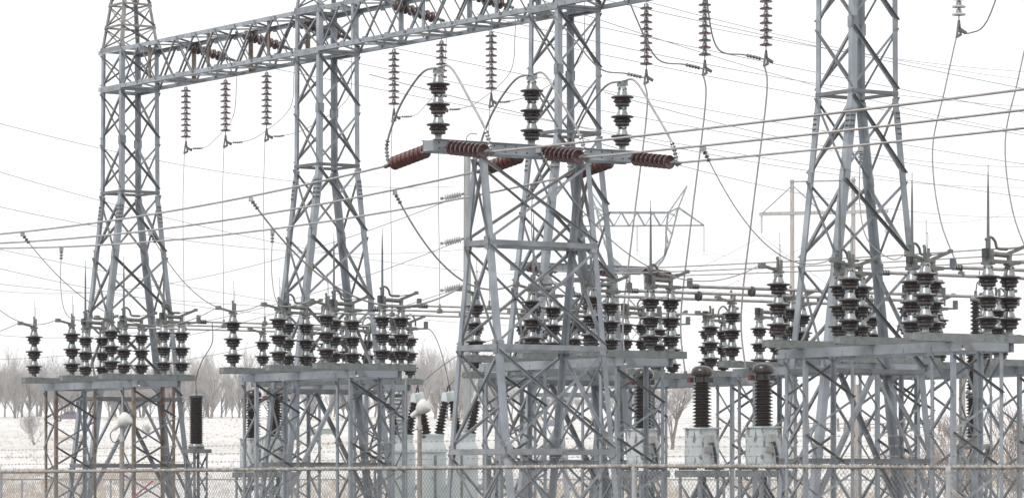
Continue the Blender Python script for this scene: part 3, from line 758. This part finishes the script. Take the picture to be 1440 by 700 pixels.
for q in range(3):
    (a, za), (b, zb) = FP[q], FP[q+1]; r = empty('chain_link_fence', a, 0); loc = b-a; L = loc.length; d = loc.normalized()
    z = (za+zb)/2; dz = (zb-za)
    # rail with wrapped wire texture
    n = int(L/.0184); pts = [loc*(i/n)+V((0,0,za+dz*i/n))+V((0,0,.004*(1,.2,-1,-.2)[i % 4])) for i in range(n+1)]
    mb = MB(); mb.tube(pts, [.0195+(.0095,.002,-.005,.001)[i % 4]+random.uniform(-.003,.003) for i in range(n+1)], 8); mb.build('top_rail', 'rail', r)
    mb = MB(); chain(mb, (0,0,0), loc, z)
    mb.v = [(x, y, zz+((V((x,y,0)).dot(d)/L)-.5)*dz) for x, y, zz in mb.v]
    mb.build('wire_mesh', 'mesh', r)
    stations = [[0],[0],[0,1]][q]
    for i in stations:
        p = loc*i; zz = za+dz*i-.03; mb = MB(); big = (q != 1)
        R = .04 if big else .03
        mb.tube([p+V((0,0,0)), p+V((0,0,zz-.03))], R, 12); mb.lathe([(R*1.15,0),(R*1.2,.03),(R*.9,.06),(R*.3,.085)], 12, p+V((0,0,zz-.03)))
        mb.bar(p+V((0,0,zz)), p+V((0,0,zz+.12)), .015, .02); mb.build('post', 'fencepost', r)
    for w in range(3):
        hz = .12+.115*w; mb = MB(); n = max(2,int(L/.9)); P_ = []
        for i in range(n+1): P_.append(loc*(i/n)+V((0,0,za+dz*i/n+hz+random.uniform(-.004,.004))))
        mb.tube(P_, .0022, 4)
        for i in range(int(L/.125)):
            c = loc*((i+.5)*.125/L); c = c+V((0,0,za+dz*c.length/L+hz)); mb.bar(c+V((-.012,0,-.014)), c+V((.012,0,.014)), .004,.004); mb.bar(c+V((.012,0,-.014)), c+V((-.012,0,.014)), .004,.004)
        mb.build('barbed_wire', 'rail', r)
    if q == 2:
        mb = MB(); mb.bar(V((0,0,za-.25))+d*.05, d*2.6+V((0,0,.3)), .03,.03); mb.build('brace_rail', 'rail', r)
    tag(r, FL[q], 'fence', 'front fence sections')
# far perimeter fence
r = empty('chain_link_fence', V((-26,127,0)), 0); mb = MB(); mb.tube([(0,0,1.88),(52,0,1.86)], .024, 6); mb.build('top_rail', 'rail', r)
mb = MB(); chain(mb, (8,0,0), (44,0,0), 1.86, pitch=.11, r=.0018); mb.build('wire_mesh', 'mesh', r)
for i in range(18):
    mb = MB(); mb.tube([(i*3.05,0,0),(i*3.05,0,1.9)], .03, 8); mb.build('post', 'steel', r)
tag(r, 'far chain link perimeter fence behind all the steel tables', 'fence')

# ------------------------------------------------------------------ distant towers, poles and lines
def far_tower():
    Y = 350; k = F/Y; base = V((at(896,0,Y).x, Y, gz(Y))); r = empty('transmission_tower', base, 0)
    def m(x, y, dy=0): return V(((x-896)/k, dy, CAMZ+(HY-y)/k-gz(Y)))
    def L(mb, pts, w=.13):
        for a, b in zip(pts[:-1], pts[1:]): mb.bar(a, b, w, w, (0,1,0))
    arm = MB(); vls = {1: MB(), -1: MB()}; bd = MB()
    for dy in (-.7,.7):
        L(arm, [m(802,318,dy*.2), m(990,317,dy*.2)]); L(arm, [m(852,299,dy), m(940,299,dy)]); xs = [852+11*i for i in range(9)]
        for i, x in enumerate(xs[:-1]): L(arm, [m(x, 299 if i % 2 == 0 else 318, dy), m(xs[i+1], 318 if i % 2 == 0 else 299, dy)], .09)
        for sx in (1,-1):
            vl = vls[sx]; q = lambda x, y: m(896+sx*(x-896), y, dy)
            p2 = lambda x, y: m(896+sx*(x-896), y, dy*.3)
            L(vl, [p2(966,262), q(954,292), q(945,330), q(933,365), q(906,398)]); L(vl, [p2(966,262), q(940,299), q(937,318), q(936,358), q(906,385)])
            L(vl, [q(954,292), p2(990,317)], .09); L(vl, [q(954,292), q(940,299)], .08)
            for a, b in (((940,299),(952,305)),((937,318),(954,292)),((945,330),(937,318)),((937,330),(940,345)),((936,358),(943,340)),((933,365),(936,345)),((936,358),(922,380)),((933,365),(915,378))): L(vl, [q(*a), q(*b)], .07)
            L(bd, [q(906,385), q(908,420), q(928,600)]); L(bd, [q(908,420), m(896-sx*(912-896),450,dy), q(916,490), m(896-sx*(922-896),540,dy)], .08)
    arm.build('crossarm', 'steel', r); [v.build('window_frame', 'steel', r) for v in vls.values()]; bd.build('body', 'steel', r)
    for x in (802,896,990):
        s = MB(); p = m(x,317); n = 16
        for i in range(n): s.lathe([(.03,0),(.13,-.04),(.13,-.06),(.03,-.08)], 8, p-V((0,0,.15+i*.145)))
        s.tube([p, p-V((0,0,2.7))], .03, 5); s.bar(p-V((.35,0,2.75)), p+V((.35,0,-2.75)), .06,.06); s.build('insulator_string', 'glaze', r)
    return tag(r, 'distant grey lattice transmission tower with a wide crossarm and raised horns', 'transmission tower')
far_tower()
def hframe():
    Y = 257; k = F/Y; base = V((at(1157,0,Y).x, Y, gz(Y))); r = empty('pole_frame', base, 0)
    def m(x, y, dy=0): return V(((x-1157)/k, dy, CAMZ+(HY-y)/k-gz(Y)))
    for x, y in ((1114,253),(1200,250)):
        p = MB(); p.tube([(m(x,y).x,0,-.5), m(x,y)], [.19,.14], 12); p.build('pole', 'palewood', r)
    c = MB(); c.bar(m(1068,301,-.2), m(1249,297,-.2), .14,.22); c.bar(m(1068,301,.2), m(1249,297,.2), .14,.22); c.build('crossarm', 'palewood', r)
    c = MB(); c.bar(m(1110,256,-.18), m(1203,254,-.18), .08,.1)
    for a, b in (((1112,263),(1072,300)),((1116,263),(1153,297)),((1198,262),(1161,297)),((1202,262),(1244,297))): c.bar(m(*a,-.25), m(*b,-.25), .06,.08)
    c.build('tie_brace', 'steel', r)
    for x in (1071,1157,1246):
        s = MB(); p = m(x,302)
        for i in range(8): s.lathe([(.03,0),(.127,-.05),(.127,-.07),(.03,-.1)], 10, p-V((0,0,.1+i*.146)))
        s.tube([p, p-V((0,0,1.4))], .03, 6); s.build('insulator_string', 'glaze', r)
    return tag(r, 'wooden two pole frame with a crossarm and grey strings, behind the right tower', 'power pole')
hframe()
def grey_pole():
    Y = 128; k = F/Y; base = V((at(657,0,Y).x, Y, 0)); r = empty('power_pole', base, 0)
    p = MB(); p.tube([(0,0,-.3),(0,0,at(0,203,Y).z)], [.16,.12], 14); p.build('pole', 'palegrey', r)
    for y in (268,331,397):
        z = at(0,y,Y).z-.1; s = MB(); ax = V((-.93,-.2,-.22)).normalized(); pr = [(.03,.1)]
        for i in range(7): q = .14+i*.085; pr += [(.045,q),(.13,q+.035),(.13,q+.05),(.045,q+.08)]
        s.lathe(pr+[(.03,.8)], 14, V((-.08,0,z)), ax); s.lathe([(.04,.0),(.04,.12)], 8, V((-.08,0,z)), ax, 1); s.box(V((-.08,0,z))+ax*.84, .1,.08,.1,1); s.build('insulator', ['glaze','cap'], r)
    a = MB(); a.tube(curve([(.02,0,at(0,203,Y).z),(-.02,0,at(0,194,Y).z),(.12,0,at(0,188,Y).z),(.35,0,at(0,189,Y).z)],12), .02, 6); a.build('vent_pipe', 'steel', r)
    return tag(r, 'tall pale grey pole with three sideways insulators, left behind the middle strain tower', 'power pole')
grey_pole()
for px, top, Y, lab in ((1353,470,150,'brown wooden pole seen through the right edge table'),(1206,540,165,'brown wooden post seen through the legs of the right tower')):
    p = V((at(px,0,Y).x, Y, gz(Y))); mb = MB(); mb.tube([p-V((0,0,.3)), V((p.x,Y,at(px,top,Y).z))], [.16,.12], 10)
    world_thing(mb, 'timber_pole', 'wood', p, lab, 'pole', 'wooden poles behind the tables')
# far line wires: (px0,py0,px1,py1,depth0,depth1,sag)
LN = [(-40,163,640,262,150,230,1.0),(-40,230,860,385,150,260,1.5),(-40,282,700,345,150,230,1.2),(-40,342,1000,446,160,330,2),(-40,368,640,437,150,250,1.2),(-40,395,960,412,170,330,1.5),
      (-40,466,660,333,200,128,1.5),(-40,404,660,270,200,128,1.5),(-40,520,660,400,210,128,1.2),(-40,505,500,405,200,150,.8),
      (670,20,1500,152,110,180,.6),(760,0,1500,195,110,170,.5),(900,0,1500,118,120,190,.4),(850,130,1500,232,110,190,.8),(520,105,1500,262,100,190,1.0),(1000,40,1500,104,130,190,.3),
      (1245,305,1500,262,257,330,1.5),(1071,332,700,420,257,340,2),(1157,330,800,440,257,360,2),(990,352,1500,360,350,420,3),(990,353,1240,520,350,330,1),(896,352,1130,460,350,330,1),(1071,332,1400,520,257,300,1),(820,195,1500,300,110,220,1)]
for n, (x0,y0,x1,y1,d0,d1,sg) in enumerate(LN):
    a, b = at(x0,y0,d0), at(x1,y1,d1); mb = MB(); mb.tube(sagline(a, b, sg, 30), .013 if d0 < 150 else .0165, 5)
    zone = 'left of the towers' if x0 < 0 else ('over the right half of the sky' if d0 < 150 else 'around the distant transmission tower')
    world_thing(mb, 'power_line', 'wire', a, 'thin far line wire crossing the white sky %s' % zone, 'wire', 'far wires '+zone)

# ------------------------------------------------------------------ trees and shrubs
def make_tree(name, h, seed, spread=.5, levels=5, twm='twig', kids=4, shrub=False):
    rnd = random.Random(seed); tr = MB(); cr = MB()
    def grow(p, d, L, rad, lev):
        n = 3; pts = [p]; rs = [rad]
        for i in range(n):
            d = (d+V((rnd.uniform(-.16,.16), rnd.uniform(-.16,.16), rnd.uniform(-.06,.13)))).normalized(); p = p+d*L/n; pts.append(p); rs.append(rad*(1-.4*(i+1)/n))
        (tr if lev < 2 else cr).tube(pts, rs, 6 if lev < 2 else 3, cap=False)
        if lev >= levels: return
        for k in range((kids if lev < 3 else rnd.choice((2,3,4))) if lev else kids+4):
            f = rnd.uniform(.3,1) if lev else rnd.uniform(.12,1); i = min(int(f*n), n-1); q = pts[i].lerp(pts[i+1], f*n-i)
            side = V((rnd.uniform(-1,1), rnd.uniform(-1,1), rnd.uniform(-.1,.6))).normalized()
            nd = (d*(1-spread)+side*spread+V((0,0,.14))).normalized()
            grow(q, nd, L*rnd.uniform(.55,.82), max(rad*.52, .0125), lev+1)
    if shrub:
        for k in range(9): grow(V((rnd.uniform(-.1,.1),rnd.uniform(-.1,.1),0)), V((rnd.uniform(-.7,.7),rnd.uniform(-.7,.7),1)).normalized(), h*.55, .03, 2)
        tr.tube([(0,0,-.1),(0,0,.15)], .08, 6)
    else: grow(V((0,0,-.2)), V((0,0,1)), h*.42, h*.02, 0)
    r = empty(name, (0,0,0), 0); tr.build('trunk', 'bark', r); cr.build('crown', twm, r); return r
protos = [make_tree('bare_tree', 13, 3, .40), make_tree('bare_tree', 14, 8, .34), make_tree('bare_tree', 12, 21, .46), make_tree('bare_tree', 13, 35, .38)]
reds = [make_tree('bare_tree', 9, 51, .55, 5, 'redtwig'), make_tree('bare_tree', 8, 62, .6, 5, 'redtwig')]
rnd = random.Random(5)
def plant(proto, px, Y, sc, label, grp):
    o = nxt(proto); o.location = V(((px-720)/F*Y, Y, gz(Y))); o.rotation_euler = (0,0,rnd.uniform(0,6.28)); o.scale = (sc,)*3
    return tag(o, label, 'tree', grp)
for x in range(-60, 350, 5):
    lab = 'bare frosted tree in the far tree line left of the pickup' if x < 75 else ('bare frosted tree in the far tree line behind the brown legged table' if x < 262 else 'bare frosted tree in the far tree line between the two left tables')
    plant(protos[rnd.randrange(4)], x+rnd.uniform(-13,13), rnd.uniform(700,790), rnd.choice((.5,.62,.72,.8,.9,1.0,1.05))*rnd.uniform(.92,1.05), lab, 'trees of the far tree line')
for x in range(350, 575, 7): plant(protos[rnd.randrange(4)], x+rnd.uniform(-13,13), rnd.uniform(700,790), rnd.choice((.42,.55,.62,.7,.8,.86)), 'bare frosted tree in the far tree line behind the table left of the oil tanks', 'trees of the far tree line')
for x in range(572, 700, 7): plant((protos+reds)[rnd.randrange(6)], x+rnd.uniform(-5,5), rnd.uniform(640,760), rnd.uniform(.75,1.02), 'bare tree in the far thicket behind the oil tank bushings', 'trees of the far tree line')
for x in range(700, 930, 17): plant((protos+reds)[rnd.randrange(6)], x+rnd.uniform(-6,6), rnd.uniform(650,760), rnd.uniform(.45,.8), 'bare tree far behind the legs of the middle strain tower', 'trees of the far tree line')
wl = make_tree('bare_tree', 9.0, 77, .6, 5, 'twig', 4); wl.location = V(((945-720)/F*330, 330, gz(330))); tag(wl, 'large bare frosted tree left of the first cabinet with a domed bushing', 'tree'); wl.scale = (.92,)*3
w2 = copy_tree(wl); w2.location = V(((915-720)/F*380, 380, gz(380))); w2.rotation_euler = (0,0,2.2); w2.scale = (.8,)*3; tag(w2, 'bare frosted tree half hidden by the right end of the middle table', 'tree')
sh = make_tree('bare_shrub', 2.7, 91, .5, 5, 'twig', 4, True); shr = make_tree('bare_shrub', 3.0, 93, .5, 5, 'redtwig', 4, True)
def shrub(p, px, py, sc, lab, grp=None):
    o = nxt(p); g = ground(px, py); o.location = g; o.scale = (sc,)*3; o.rotation_euler = (0,0,rnd.uniform(0,6.28)); tag(o, lab, 'shrub', grp)
shrub(sh, 48, 625, 1.1, 'small bare rounded shrub in the snowy field left of the brown legged table')
shrub(sh, 205, 617, .55, 'tiny bare shrub in the field seen between the brown legs')
for x in (1262,1296,1330,1352,1386,1425): shrub(shr, x, rnd.uniform(698,735), rnd.uniform(.7,1.0), 'red brown bare shrub behind the fence corner at right', 'red brown shrubs at right')
for x, y, s in ((1428,690,1.45),(1338,660,1.2)): shrub(shr, x, y, s, 'tall red brown bare shrub behind the right edge table', 'tall red brown shrubs at right')
# field fence of old posts
r = empty('field_fence', ground(1200, 606), 0); Yf = gy(606); ex = [1105+8*i+rnd.uniform(-2,2) for i in range(28)]
for x in ex:
    mb = MB(); q = V(((x-1200)/F*Yf,rnd.uniform(-.5,.5),0)); h = rnd.uniform(1.0,1.7); mb.tube([q, q+V((rnd.uniform(-.15,.15),0,h))], rnd.uniform(.1,.2), 6); mb.build('post', 'bark', r)
for h in (.5,1.0):
    mb = MB(); mb.tube([((x-1200)/F*Yf,0,h+rnd.uniform(-.1,.1)) for x in ex], .05, 4); mb.build('rail', 'bark', r)
tag(r, 'old leaning post fence across the far field at right', 'fence')
# dry grass in the snow
def grass():
    mb = MB(); rr = random.Random(9)
    def tuft(x, Y, h, n):
        z = gz(Y)
        for i in range(n):
            a = rr.uniform(0,6.28); le = rr.uniform(.1,.5)*h; p = V((x+rr.uniform(-.12,.12), Y+rr.uniform(-.12,.12), z-.02)); hh = h*rr.uniform(.5,1.1); w = .012+.00003*Y
            t = p+V((math.cos(a)*le, math.sin(a)*le, hh)); mb.add([p+V((-w,0,0)), p+V((w,0,0)), p.lerp(t,.6)+V((w*.7,0,.05)), t, p.lerp(t,.6)+V((-w*.7,0,.05))], [[0,1,2,3,4]])
    for i in range(9000):
        Y = 165*math.exp(rr.random()*1.36); x = rr.uniform(-.150,.150)*Y
        cl = math.sin(x*.21+3)*math.sin(Y*.05+x*.03)
        if cl < rr.uniform(-1.1,.5): continue
        tuft(x, Y, rr.uniform(.08,.26), 4)
    for i in range(5200):      # taller dry bands
        b = rr.choice([(168,200,-.15,.02),(168,215,-.15,.15),(205,235,-.15,-.06),(175,215,.02,.15),(390,415,-.15,-.115),(640,700,-.15,.03)])
        Y = rr.uniform(b[0],b[1]); x = rr.uniform(b[2],b[3])*Y
        if math.sin(x*.5)+math.sin(x*.17+1) < -.3: continue
        tuft(x, Y, rr.uniform(.2,.55), 6)
    return mb.build('dry_grass', 'grass')
tag(grass(), 'dry tan grass tufts poking through the snow of the field', 'grass', None, 'stuff')

# vehicles on the road
def pickup(loc, rz, paint, label, van=False):
    r = empty('pickup_truck' if not van else 'parked_van', loc, rz); b = MB()
    prof = [(-2.55,.45),(-2.6,.8),(-2.5,1.02),(-1.25,1.1),(-.95,1.12),(2.55,1.12),(2.6,.5),(2.45,.42)] if not van else [(-2.4,.45),(-2.45,1.0),(-1.6,1.2),(2.4,1.2),(2.45,.5)]
    def ext(mb, pr, w, taper=0, mi=0):
        n = len(pr); zs = [p[1] for p in pr]; z0, z1 = min(zs), max(zs)
        vs = [V((x, sy*(w-taper*(z-z0)/(z1-z0)), z)) for sy in (-1,1) for x, z in pr]
        mb.add(vs, [[i,(i+1) % n, n+(i+1) % n, n+i] for i in range(n)]+[list(range(n))[::-1], list(range(n,2*n))], mi)
    ext(b, prof, .92); body = b.build('body', paint, r)
    c = MB(); ext(c, [(-1.2,1.1),(-.6,1.72),(-.3,1.76),(.95,1.76),(1.15,1.7),(1.3,1.1)] if not van else [(-1.5,1.19),(-.9,1.95),(2.3,1.95),(2.4,1.19)], .88, .14); cab = c.build('cab', paint, r)
    for sy in (-1,1):
        w = MB(); y = sy*.83
        for x0, x1 in ((-.78,.15),(.25,1.02)): w.add([V((x0-.12 if x0 < -.5 else x0,y+sy*.045,1.2)), V((x1,y+sy*.045,1.2)), V((x1-.04,y-sy*.03,1.62)), V((x0+.18 if x0 < -.5 else x0,y-sy*.03,1.62))], [[0,1,2,3]])
        w.build('window', 'glass', cab)
    for x in (-1.65,1.6):
        for sy in (-1,1):
            t = MB(); t.lathe([(.2,-.12),(.36,-.11),(.38,-.06),(.38,.06),(.36,.11),(.2,.12)], 20, (x,sy*.82,.38), (0,1,0)); wh = t.build('wheel', 'tyre', r)
            q = MB(); q.lathe([(.2,-.01),(.19,.02),(.05,.03)], 14, (x,sy*.93,.38), (0,sy,0)); q.build('rim', 'chrome', wh)
    for sy in (-1,1):
        h = MB(); h.box((-2.57,sy*.68,.84), .06,.3,.16); h.build('headlight', 'lamp', r)
    m = MB(); m.box((-2.6,0,.52), .12,1.8,.16); m.box((2.64,0,.55), .1,1.8,.16); m.build('bumper', 'chrome', r)
    return tag(r, label, 'pickup' if not van else 'van')
g = ground(97, 592.5); pickup(g+V((0,0,.03)), .08, 'carpaint', 'faded purple pickup truck on the far snowy road')
g = ground(778, 602); o = pickup(g+V((0,0,.03)), .2, 'bluepaint', 'small blue van far off behind the middle strain tower', True); o.scale = (.6,.6,.6)
for x0, x1, y, h, lab in ((450,471,611,.55,'long low green box in the far field, right of two'),(437,444,612,.6,'short green box in the far field, left of two')):
    g = ground((x0+x1)/2, y); k = F/g.y; mb = MB(); w = (x1-x0)/k; mb.box((0,0,h/2+.12), w,1.2,h); mb.box((0,0,h+.16), w*1.03,1.3,.06); mb.box((-w*.4,0,.06), .12,1.0,.14); mb.box((w*.4,0,.06), .12,1.0,.14)
    tag(mb.build('utility_box', 'green', None, g), lab, 'utility box', 'green boxes in the field')

# cold hazy air round the whole place
hz = MB(); hz.add([V((x,y,z)) for z in (-1,62) for y in (-320,4050) for x in (-2550,2550)], [[0,1,3,2],[4,5,7,6],[0,1,5,4],[2,3,7,6],[0,2,6,4],[1,3,7,5]])
hm = bpy.data.materials.new('winter_haze'); hm.use_nodes = True; hn = hm.node_tree; hn.nodes.remove(hn.nodes['Principled BSDF'])
pv = hn.nodes.new('ShaderNodeVolumePrincipled'); pv.inputs['Color'].default_value = (.93,.94,.95,1); pv.inputs['Density'].default_value = .00022
hn.links.new(pv.outputs['Volume'], hn.nodes['Material Output'].inputs['Volume']); M['haze'] = hm
tag(hz.build('haze', 'haze'), 'faint pale winter haze filling the air', 'haze', None, 'stuff')
# ------------------------------------------------------------------ light, sky, camera
SUN_EL, SUN_AZ = math.radians(48), math.radians(215)         # azimuth clockwise from +Y
world = bpy.data.worlds.new('World'); scene.world = world; world.use_nodes = True; nt = world.node_tree
bg = nt.nodes['Background']; sky = nt.nodes.new('ShaderNodeTexSky'); sky.sky_type = 'NISHITA'; sky.sun_disc = False
sky.sun_elevation = SUN_EL; sky.sun_rotation = SUN_AZ; sky.air_density = 1.0; sky.dust_density = 3.0
hs = nt.nodes.new('ShaderNodeHueSaturation'); hs.inputs['Saturation'].default_value = .06
mx = nt.nodes.new('ShaderNodeMix'); mx.data_type = 'RGBA'; mx.inputs[0].default_value = .84; mx.inputs[7].default_value = (9.7,9.72,9.76,1)
nt.links.new(sky.outputs['Color'], hs.inputs['Color']); nt.links.new(hs.outputs['Color'], mx.inputs[6]); # an overcast dome is brighter overhead than along the horizon
tc = nt.nodes.new('ShaderNodeTexCoord'); sp = nt.nodes.new('ShaderNodeSeparateXYZ'); mr = nt.nodes.new('ShaderNodeMapRange'); mr.inputs[1].default_value = .15; mr.inputs[2].default_value = 1; mr.inputs[3].default_value = 1; mr.inputs[4].default_value = 1.2
vm = nt.nodes.new('ShaderNodeVectorMath'); vm.operation = 'SCALE'
nt.links.new(tc.outputs['Generated'], sp.inputs[0]); nt.links.new(sp.outputs['Z'], mr.inputs[0]); nt.links.new(mx.outputs[2], vm.inputs[0]); nt.links.new(mr.outputs[0], vm.inputs['Scale']); nt.links.new(vm.outputs[0], bg.inputs['Color'])
bg.inputs['Strength'].default_value = .12
sl = bpy.data.lights.new('Sun', 'SUN'); sl.energy = .95; sl.angle = math.radians(25); sl.color = (1,.97,.93)
so = bpy.data.objects.new('sun', sl); COL.objects.link(so)
d = V((math.sin(SUN_AZ)*math.cos(SUN_EL), math.cos(SUN_AZ)*math.cos(SUN_EL), math.sin(SUN_EL)))
so.rotation_mode = 'QUATERNION'; so.rotation_quaternion = V((0,0,1)).rotation_difference(d); so.location = (0,0,60)
cam = bpy.data.cameras.new('Camera'); co = bpy.data.objects.new('Camera', cam); COL.objects.link(co); scene.camera = co
co.location = (0,0,CAMZ); co.rotation_euler = (math.pi/2,0,0); cam.sensor_width = 36; cam.lens = F/1440*36; cam.shift_y = (HY-350)/1440
cam.clip_start = .5; cam.clip_end = 9000
scene.render.engine = 'CYCLES'
scene.cycles.max_bounces = 5; scene.cycles.volume_bounces = 1; scene.cycles.diffuse_bounces = 3; scene.cycles.glossy_bounces = 3
vs = scene.view_settings; vs.view_transform = 'Standard'; vs.look = 'None'; vs.exposure = .13; vs.gamma = 1; vs.use_curve_mapping = False
